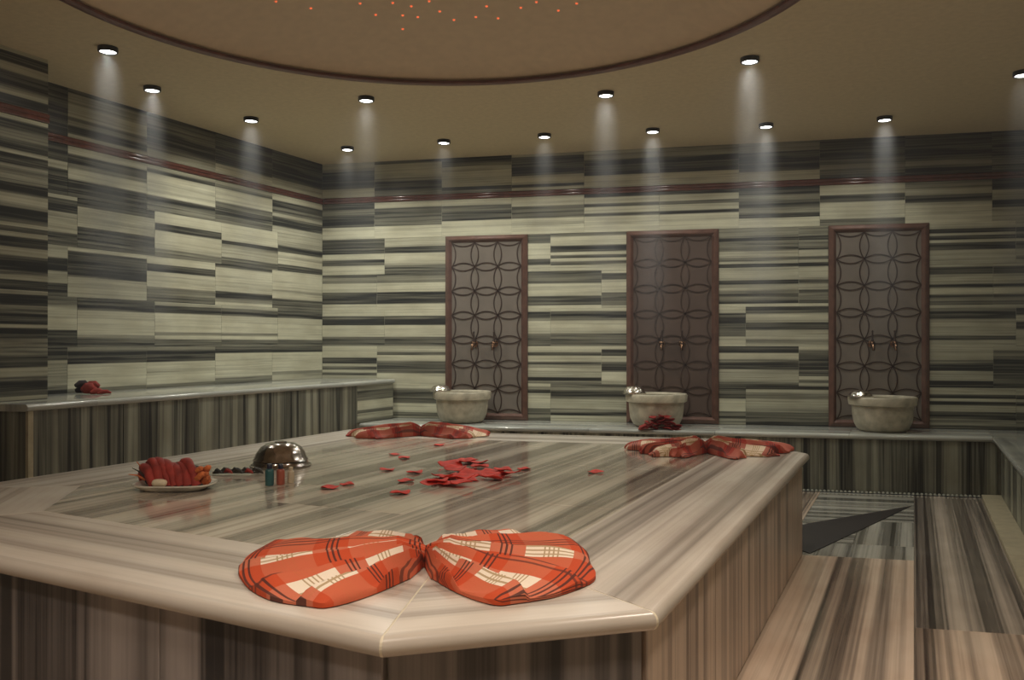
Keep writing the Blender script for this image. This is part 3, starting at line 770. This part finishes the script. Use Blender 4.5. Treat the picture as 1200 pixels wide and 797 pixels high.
# ------------------------------------------------------------------ dish with red bundle
pc = PX(206, 573, SLAB)
plate = empty('serving_dish', 'pale rounded dish holding a red cloth bundle on the slab', 'dish', pc + Vector((0, 0, .0005)), RZ)
def squircle(a, b, n=48, p=3.2):
    out = []
    for i in range(n):
        t = 2 * math.pi * i / n; c, s = math.cos(t), math.sin(t)
        k = (abs(c) ** p + abs(s) ** p) ** (-1 / p); out.append((a * c * k, b * s * k))
    return out
bm = bmesh.new(); rs = []
for k, z in ((.70, 0), (.78, .002), (1.0, .020), (1.0, .025), (.965, .024), (.76, .008), (.02, .007)):
    rs.append([bm.verts.new((x * k, y * k, z)) for x, y in squircle(.145, .10)])
for A, B in zip(rs, rs[1:]):
    for i in range(48): bm.faces.new((A[i], A[(i + 1) % 48], B[(i + 1) % 48], B[i]))
bm.faces.new(rs[0][::-1]); bm.faces.new(rs[-1])
from_bm('plate', bm, M['china'], plate, smooth=True)
bd = empty('cloth_bundle', 'red cloth rolled and bound on the pale dish', 'bundle', pc + Vector((0, 0, .0085)), RZ)
def rope(bm, pts, rad, seg=12, fold=.12, nf=5):
    tube(bm, pts, rad, seg)
rnd = random.Random(4)
for i in range(7):
    x = -.100 + i * .0255; h = .090 + .012 * math.sin(i * 1.1) - (.018 if i in (0,) else 0); lean = .045
    bm = bmesh.new(); pts = []; rad = []
    for k in range(13):
        t = math.pi * k / 12; pts.append((x + lean * math.cos(t) - .012 * math.sin(t) + rnd.uniform(-.003, .003), -.062 * math.cos(t), .014 + h * .78 * math.sin(t))); rad.append(.0180 + .0035 * math.sin(2 * t + i * 1.7) + rnd.uniform(-.0015, .0015))
    tube(bm, pts, rad, 12)
    for v in bm.verts: v.co.z = max(v.co.z, 0)
    from_bm('cloth_fold', bm, M['redcloth'], bd, smooth=True)
bm = bmesh.new(); tube(bm, [(-.105, 0, .036), (-.05, 0, .042), (.03, 0, .042), (.10, 0, .036)], [.028, .046, .048, .036], 16)
for v in bm.verts: v.co.z = max(v.co.z, .0)
from_bm('bundle_core', bm, M['darkcloth'], bd, smooth=True)
for i in range(16):
    a = rnd.uniform(0, 6.28); q = rnd.uniform(.2, 1.0); bm = bmesh.new()
    cx, cy, cz = .105 + rnd.uniform(-.012, .020), -.030 + .034 * math.cos(a) * q, .048 + .036 * math.sin(a) * q
    tube(bm, [(cx - .012, cy, cz - .008), (cx, cy - .004, cz), (cx + .012, cy - .006, cz + .008), (cx + .018, cy - .004, cz + .012)], [.004, .012, .010, .003], 8)
    for v in bm.verts: v.co.z = max(v.co.z, 0)
    from_bm('ruffle', bm, M['orange'], bd, smooth=True)
for i in range(3):
    bm = bmesh.new(); a = .5 + i * .42
    tube(bm, [(-.10, -.01 + .012 * i - .02, .03), (-.125 - .01 * math.cos(a), -.02 + .012 * i, .045 + .012 * i), (-.135 - .03 * math.cos(a), -.03 + .012 * i, .05 + .022 * i)], [.004, .003, .0012], 6)
    from_bm('twig', bm, M['stem'] if i % 2 else M['orange'], bd, smooth=True)
bm = bmesh.new(); tube(bm, [(-.026 + .05 * math.sin(t) * .62, -.078 - .006 * math.cos(t), .012 + .016 * (math.cos(t * .7))) for t in [-.95 + 1.9 * i / 8 for i in range(9)]], [.007, .012, .0135, .014, .014, .014, .0135, .012, .007], 12)
o = from_bm('soap_bar', bm, M['soap'], None, smooth=True); o.matrix_basis = Matrix.Translation(pc + Vector((0, 0, .008))) @ Matrix.Rotation(RZ, 4, 'Z')
tag(o, 'curved ivory soap bar at the front of the pale dish', 'soap')
# dark stem beside the dish
sp = PX(275, 556, SLAB); st = empty('flower_stem', 'dark leafy stem lying between the dish and the ornate bowl', 'stem', sp + Vector((0, 0, .001)), RZ)
bm = bmesh.new(); tube(bm, [(-.09, 0, .006), (-.03, .008, .008), (.03, -.004, .009), (.10, .006, .006)], [.005, .0055, .005, .003], 8); from_bm('stalk', bm, M['stem'], st, smooth=True)
for i in range(9):
    x = -.085 + i * .021; sg = 1 if i % 2 else -1; bm = bmesh.new()
    pts = [(x, 0, .008), (x + .018, sg * .014, .020), (x + .034, sg * .026, .014), (x + .045, sg * .032, .008)]
    tube(bm, pts, [.002, .0085, .007, .0015], 6)
    from_bm('leaf', bm, M['redcloth'] if i in (2, 6) else M['stem'], st, smooth=True)
# little bottles in front of the ornate bowl
def bottle(px, py, h, r, mat, cap, label):
    e = empty('small_bottle', label, 'bottle', PX(px, py, SLAB) + Vector((0, 0, .0005)), 0, 'small bottles before the ornate bowl')
    bm = bmesh.new(); lathe(bm, [(0, 0), (r * .9, 0), (r, .004), (r, h * .66), (r * .85, h * .74), (r * .5, h * .78), (0, h * .78)], 20); from_bm('body', bm, mat, e, smooth=True)
    bm = bmesh.new(); lathe(bm, [(0, h * .77), (r * .62, h * .77), (r * .62, h * .97), (r * .5, h), (0, h)], 16); from_bm('cap', bm, cap, e, smooth=True)
bottle(316, 569, .082, .0165, M['teal'], M['navy'], 'small teal bottle with a navy cap before the ornate bowl')
bottle(329, 568, .078, .0155, M['redp'], M['navy'], 'small red bottle with a navy cap before the ornate bowl')
bottle(341, 566, .062, .0130, M['cream'], M['cream'], 'small cream bottle before the ornate bowl')

# small red and navy cloth on the tall bench
cb = empty('folded_cloth', 'small red and navy cloth bundle on the tall bench', 'cloth', PX(104, 462, LBENCH + .001), RZ)
for i, (x, y, z, r, mt) in enumerate(((-.045, .02, .030, .026, 'darkcloth'), (-.04, .0, .062, .020, 'darkcloth'), (.0, 0, .034, .034, 'redcloth'), (.012, .02, .052, .026, 'redcloth'), (.052, -.01, .018, .018, 'redcloth'), (.09, .0, .013, .013, 'redcloth'))):
    bm = bmesh.new(); tube(bm, [(x - .03, y - .02, max(r * .5, z - .012)), (x - .012, y, z), (x + .012, y + .01, z + .002), (x + .034, y + .02, max(r * .5, z - .010))], [r * .5, r, r * .95, r * .4], 12)
    for v in bm.verts: v.co.z = max(v.co.z, 0)
    from_bm('fold', bm, M[mt], cb, smooth=True)

# ------------------------------------------------------------------ rose petals
def petal_mesh(seed, mat):
    r = random.Random(seed); bm = bmesh.new(); V0, V1 = [], []
    n, m = 5, 12; ctr = None
    top = []; bot = []
    for i in range(n + 1):
        q = i / n; ring = []; rb_ = []
        for k in range(m):
            a = 2 * math.pi * k / m; rad = .034 * q * (1 + .10 * math.cos(a) - .10 * math.cos(3 * a + seed) - .06 * math.sin(2 * a + seed))
            x, y = rad * math.cos(a) * 1.15, rad * math.sin(a)
            z = .0030 + 4.5 * (x * x * .9 + y * y * .4) + .003 * q * math.sin(3 * a + seed)
            ring.append((x, y, z)); rb_.append((x, y, max(z - .0016, 0)))
        top.append(ring); bot.append(rb_)
    T = [[bm.verts.new(p) for p in r_[:1 if i == 0 else m]] for i, r_ in enumerate(top)]; B = [[bm.verts.new(p) for p in r_[:1 if i == 0 else m]] for i, r_ in enumerate(bot)]
    for G in (T, B):
        for i in range(n):
            for k in range(m):
                kk = (k + 1) % m
                bm.faces.new((G[0][0], G[1][k], G[1][kk]) if i == 0 else (G[i][k], G[i + 1][k], G[i + 1][kk], G[i][kk]))
    for k in range(m): bm.faces.new((T[n][k], T[n][(k + 1) % m], B[n][(k + 1) % m], B[n][k]))
    bmesh.ops.recalc_face_normals(bm, faces=bm.faces)
    me = bpy.data.meshes.new('rose_petal'); bm.to_mesh(me); bm.free(); me.materials.append(mat)
    for p in me.polygons: p.use_smooth = True
    return me
PM = [petal_mesh(i, M['petal']) for i in range(4)]; PD = [petal_mesh(i + 9, M['petald']) for i in range(3)]
rp = random.Random(5)
def petal(p, s, label, group, meshes=PM, tilt=.0):
    o = bpy.data.objects.new('rose_petal', rp.choice(meshes)); COL.objects.link(o)
    o.matrix_basis = Matrix.Translation(p) @ Matrix.Rotation(rp.uniform(0, 6.28), 4, 'Z') @ Matrix.Rotation(tilt * rp.uniform(-1, 1), 4, 'X') @ Matrix.Diagonal((s, s, s, 1))
    tag(o, label, 'petal', group)
lone = [(387, 572, 1.0, 'red rose petal on the slab, farthest petal towards the ornate bowl'), (407, 568, .8, 'red rose petal touching the one farthest towards the ornate bowl'), (463, 533, .8, 'one of two red petals lying side by side near the far towel bow'), (474, 537, .8, 'one of two red petals lying side by side near the far towel bow'),
        (455, 551, .8, 'single red petal between the pair of petals and the dish'), (487, 554, .9, 'scattered red rose petal beside the petal heap'), (475, 564, .9, 'scattered red rose petal beside the petal heap'), (470, 578, 1.0, 'scattered red rose petal beside the petal heap'),
        (514, 522, .8, 'small red petal nearest the far towel bow'), (697, 554, .9, 'lone red rose petal lying towards the crumpled towel'), (614, 550, .8, 'red rose petal at the tip of the heap towards the crumpled towel')]
for px, py, s, lab in lone:
    petal(PX(px, py, SLAB + .001), s, lab, 'rose petals scattered on the slab')
heap = [(527, 545), (538, 541), (548, 540), (558, 542), (563, 546), (535, 549), (546, 550), (505, 567), (514, 563), (523, 560), (532, 561), (541, 559), (550, 556), (528, 566), (540, 565), (548, 562), (518, 558), (572, 556), (580, 553), (590, 550), (598, 554), (586, 558), (578, 560)]
for i, (px, py) in enumerate(heap):
    petal(PX(px, py + 1, SLAB + .001 + .007 * (i % 3)), rp.uniform(1.1, 1.5), 'red rose petal in the heap in the middle of the slab', 'rose petal heap on the slab', tilt=.25)
bq = W(BX[1], YC, BENCH)
for i in range(40):
    l = rp.uniform(-.125, .125); hz = (i % 8) * .0115 * (1.12 - (l / .13) ** 2)
    petal(bq + RV * (l - .01) - FV * rp.uniform(.228, .262) + Vector((0, 0, .003 + max(0, hz))), rp.uniform(.85, 1.1), 'dark red rose petal heaped before the middle basin', 'rose petals before the middle basin', PD, tilt=.6)

# ------------------------------------------------------------------ ceiling lamps
bm = bmesh.new(); lathe(bm, [(0, 0), (.050, 0), (.050, -.022), (.047, -.026), (.041, -.026), (.039, -.018), (0, -.018)], 32); bmesh.ops.recalc_face_normals(bm, faces=bm.faces)
ME_H = bpy.data.meshes.new('housing'); bm.to_mesh(ME_H); bm.free(); ME_H.materials.append(M['black'])
bm = bmesh.new(); lathe(bm, [(0, -.024), (.030, -.024), (.0385, -.021), (.0385, -.0185), (0, -.0185)], 32); bmesh.ops.recalc_face_normals(bm, faces=bm.faces)
ME_L = bpy.data.meshes.new('lens'); bm.to_mesh(ME_L); bm.free(); ME_L.materials.append(M['lens'])
def spot(name, loc, power, ang, blend, col, rad=.03):
    l = bpy.data.lights.new(name, 'SPOT'); l.energy = power; l.spot_size = math.radians(ang); l.spot_blend = blend; l.color = col; l.shadow_soft_size = rad
    o = bpy.data.objects.new(name, l); COL.objects.link(o); o.location = loc; return o
def lamp(p, label, group, wide=1.0, beam=1.0, col=(1, .985, .88), rad=.03):
    e = empty('ceiling_downlight', label, 'downlight', (p.x, p.y, CEIL - .0005), 0, group)
    mesh_obj('housing', ME_H, None, e); mesh_obj('lens', ME_L, None, e)
    a = spot('downlight_spill', (0, 0, -.035), LAMP_WIDE * wide, 150, .9, col, rad); a.parent = e
G1, G2, G3 = 'downlights in the row along the panelled wall', 'downlights in the row along the side wall', 'downlights around the dome'
LP = [(407, 174, 'black downlight in the corner of the two tiled walls', G1, 1.2, .35), (520, 166, 'black downlight in front of the panel beside the tall bench', G1, 1.1, .35), (638, 159, 'black downlight between the bench-side panel and the middle panel', G1, 1.0, .5),
      (765, 153, 'black downlight in front of the middle panel', G1, .7, 1.0), (898, 147, 'black downlight between the middle panel and the panel near the kerb', G1, .6, 1.1), (1037, 139, 'black downlight in front of the panel near the floor kerb', G1, .55, 1.0),
      (126, 58, 'black downlight near the pier of the side wall', G2, .24, 1.1), (178, 104, 'black downlight above the near end of the tall bench', G2, .26, 1.0), (294, 140, 'black downlight above the middle of the tall bench', G2, 1.05, .9),
      (429, 116, 'black downlight between the dome and the tiled corner', G3, 1.3, .7), (710, 110, 'black downlight between the dome and the middle panel', G3, 1.0, 1.1), (879, 70, 'black downlight beside the dome ring on the kerb side', G3, .9, 1.3), (1199, 86, 'black downlight above the bench on the kerb side', G3, .2, .3)]
SHAFTS = []
for px, py, lab, grp, wv_, bv_ in LP:
    t = (CEIL - .012 - EYE) * FPX / (HOR - py); p = FV * t + RV * ((px - 600) / FPX * t)
    lamp(p, lab, grp, wv_, bv_); SHAFTS.append((p, bv_ / max(wv_, .22), lab))
# warm lamps of the front half of the room, behind and beside the viewer
for i, (X, Y, w_) in enumerate(((-.45, 1.2, 1.3), (-1.8, .9, .9), (.2, 3.0, 1.05))):
    lamp(W(X, Y), 'warm black downlight over the near end of the room', 'warm downlights over the near end', WARM / LAMP_WIDE * w_, 0, (1, .85, .71), .18)

# orange star lights in the dome
bm = bmesh.new(); lathe(bm, [(0, -.007), (.0045, -.006), (.007, -.002), (.008, .004), (0, .004)], 10); ME_S = bpy.data.meshes.new('star_light'); bm.to_mesh(ME_S); bm.free(); ME_S.materials.append(M['star'])
stars = [(323, 1), (364, 9)] + [(400 + x / 2.995, y / 2.995) for x, y in ((65, 10), (120, 50), (180, 8), (215, 52), (245, 20), (268, 58), (215, 100), (308, 2), (345, 38), (395, 68), (472, 58), (510, 20), (550, 62), (630, 25), (685, 5), (762, 35), (826, 10))]
for px, py in stars:
    d = FV + RV * ((px - 600) / FPX) + UP * ((HOR - py) / FPX); lo, hi = 2.0, 12.0
    for _ in range(40):
        t = (lo + hi) / 2; p = d * t; r = (p.xy - DC.xy).length
        if EYE + p.z < (dome_z(r) if r < DR else CEIL): lo = t
        else: hi = t
    p = d * lo; s = mesh_obj('star_light', ME_S, None); s.location = (p.x, p.y, EYE + p.z + .001)
    tag(s, 'tiny glowing orange star light set in the dome', 'star light', 'orange star lights in the dome')

# ------------------------------------------------------------------ steam
k = N('steam'); k.t.nodes.remove(k.b)
vs = k.n('ShaderNodeVolumeScatter', {'Color': (.93, .95, 1, 1), 'Density': HAZE, 'Anisotropy': .25}); k.t.links.new(vs.outputs[0], k.out.inputs['Volume'])
bm = bmesh.new(); g = .03
prism(bm, [XY(W(*q)) for q in ((XPIER + g, YF + g), (XR - g, YF + g), (XR - g, YB - .22), (XL + g, YB - .22), (XL + g, YPIER + g), (XPIER + g, YPIER + g))], .82, CEIL - .03)
o = from_bm('steam', bm, k.m); o['kind'] = 'stuff'; tag(o, 'thin steam hanging through the whole bath room', 'steam')

k = N('light_shaft'); k.t.nodes.remove(k.b)  # added steam cone, its shape and density drawing a lamp's beam
co = k.n('ShaderNodeTexCoord').outputs['Object']; sp_ = k.n('ShaderNodeSeparateXYZ', {0: co})
dn = k.math('MULTIPLY', sp_.outputs[2], -1.0)
rr = k.math('SQRT', k.math('ADD', k.math('POWER', k.math('ABSOLUTE', sp_.outputs[0]), 2.0), k.math('POWER', k.math('ABSOLUTE', sp_.outputs[1]), 2.0)))
q = k.math('DIVIDE', rr, k.math('ADD', k.math('MULTIPLY', dn, .085), .085))
fall = k.n('ShaderNodeMapRange', {0: q, 1: 1.0, 2: .1, 3: 0.0, 4: 1.0}, interpolation_type='SMOOTHSTEP').outputs[0]
vert = k.n('ShaderNodeMapRange', {0: dn, 1: 1.77, 2: .35, 3: 0.0, 4: 1.0}, interpolation_type='SMOOTHSTEP').outputs[0]
vert = k.math('MULTIPLY', vert, k.n('ShaderNodeMapRange', {0: dn, 1: .02, 2: .95, 3: .012, 4: 1.0}).outputs[0])
st_ = k.n('ShaderNodeAttribute', attribute_type='OBJECT', attribute_name='thick').outputs['Fac']
den = k.math('MULTIPLY', k.math('MULTIPLY', fall, vert), st_)
vs = k.n('ShaderNodeVolumeScatter', {'Color': (.95, .96, 1, 1), 'Density': den, 'Anisotropy': .2}); k.t.links.new(vs.outputs[0], k.out.inputs['Volume'])
bm = bmesh.new(); lathe(bm, [(0, -.03), (.088, -.03), (.24, -1.78), (0, -1.78)], 20); bmesh.ops.recalc_face_normals(bm, faces=bm.faces)
ME_SH = bpy.data.meshes.new('light_shaft'); bm.to_mesh(ME_SH); bm.free(); ME_SH.materials.append(k.m)
for p, w_, lab in SHAFTS:
    o = bpy.data.objects.new('light_shaft', ME_SH); COL.objects.link(o); o.location = (p.x, p.y, CEIL - .005); o['thick'] = SHAFT * w_
    o['kind'] = 'stuff'; tag(o, 'light beam shaped out of steam below the ' + lab.replace('black ', ''), 'steam')
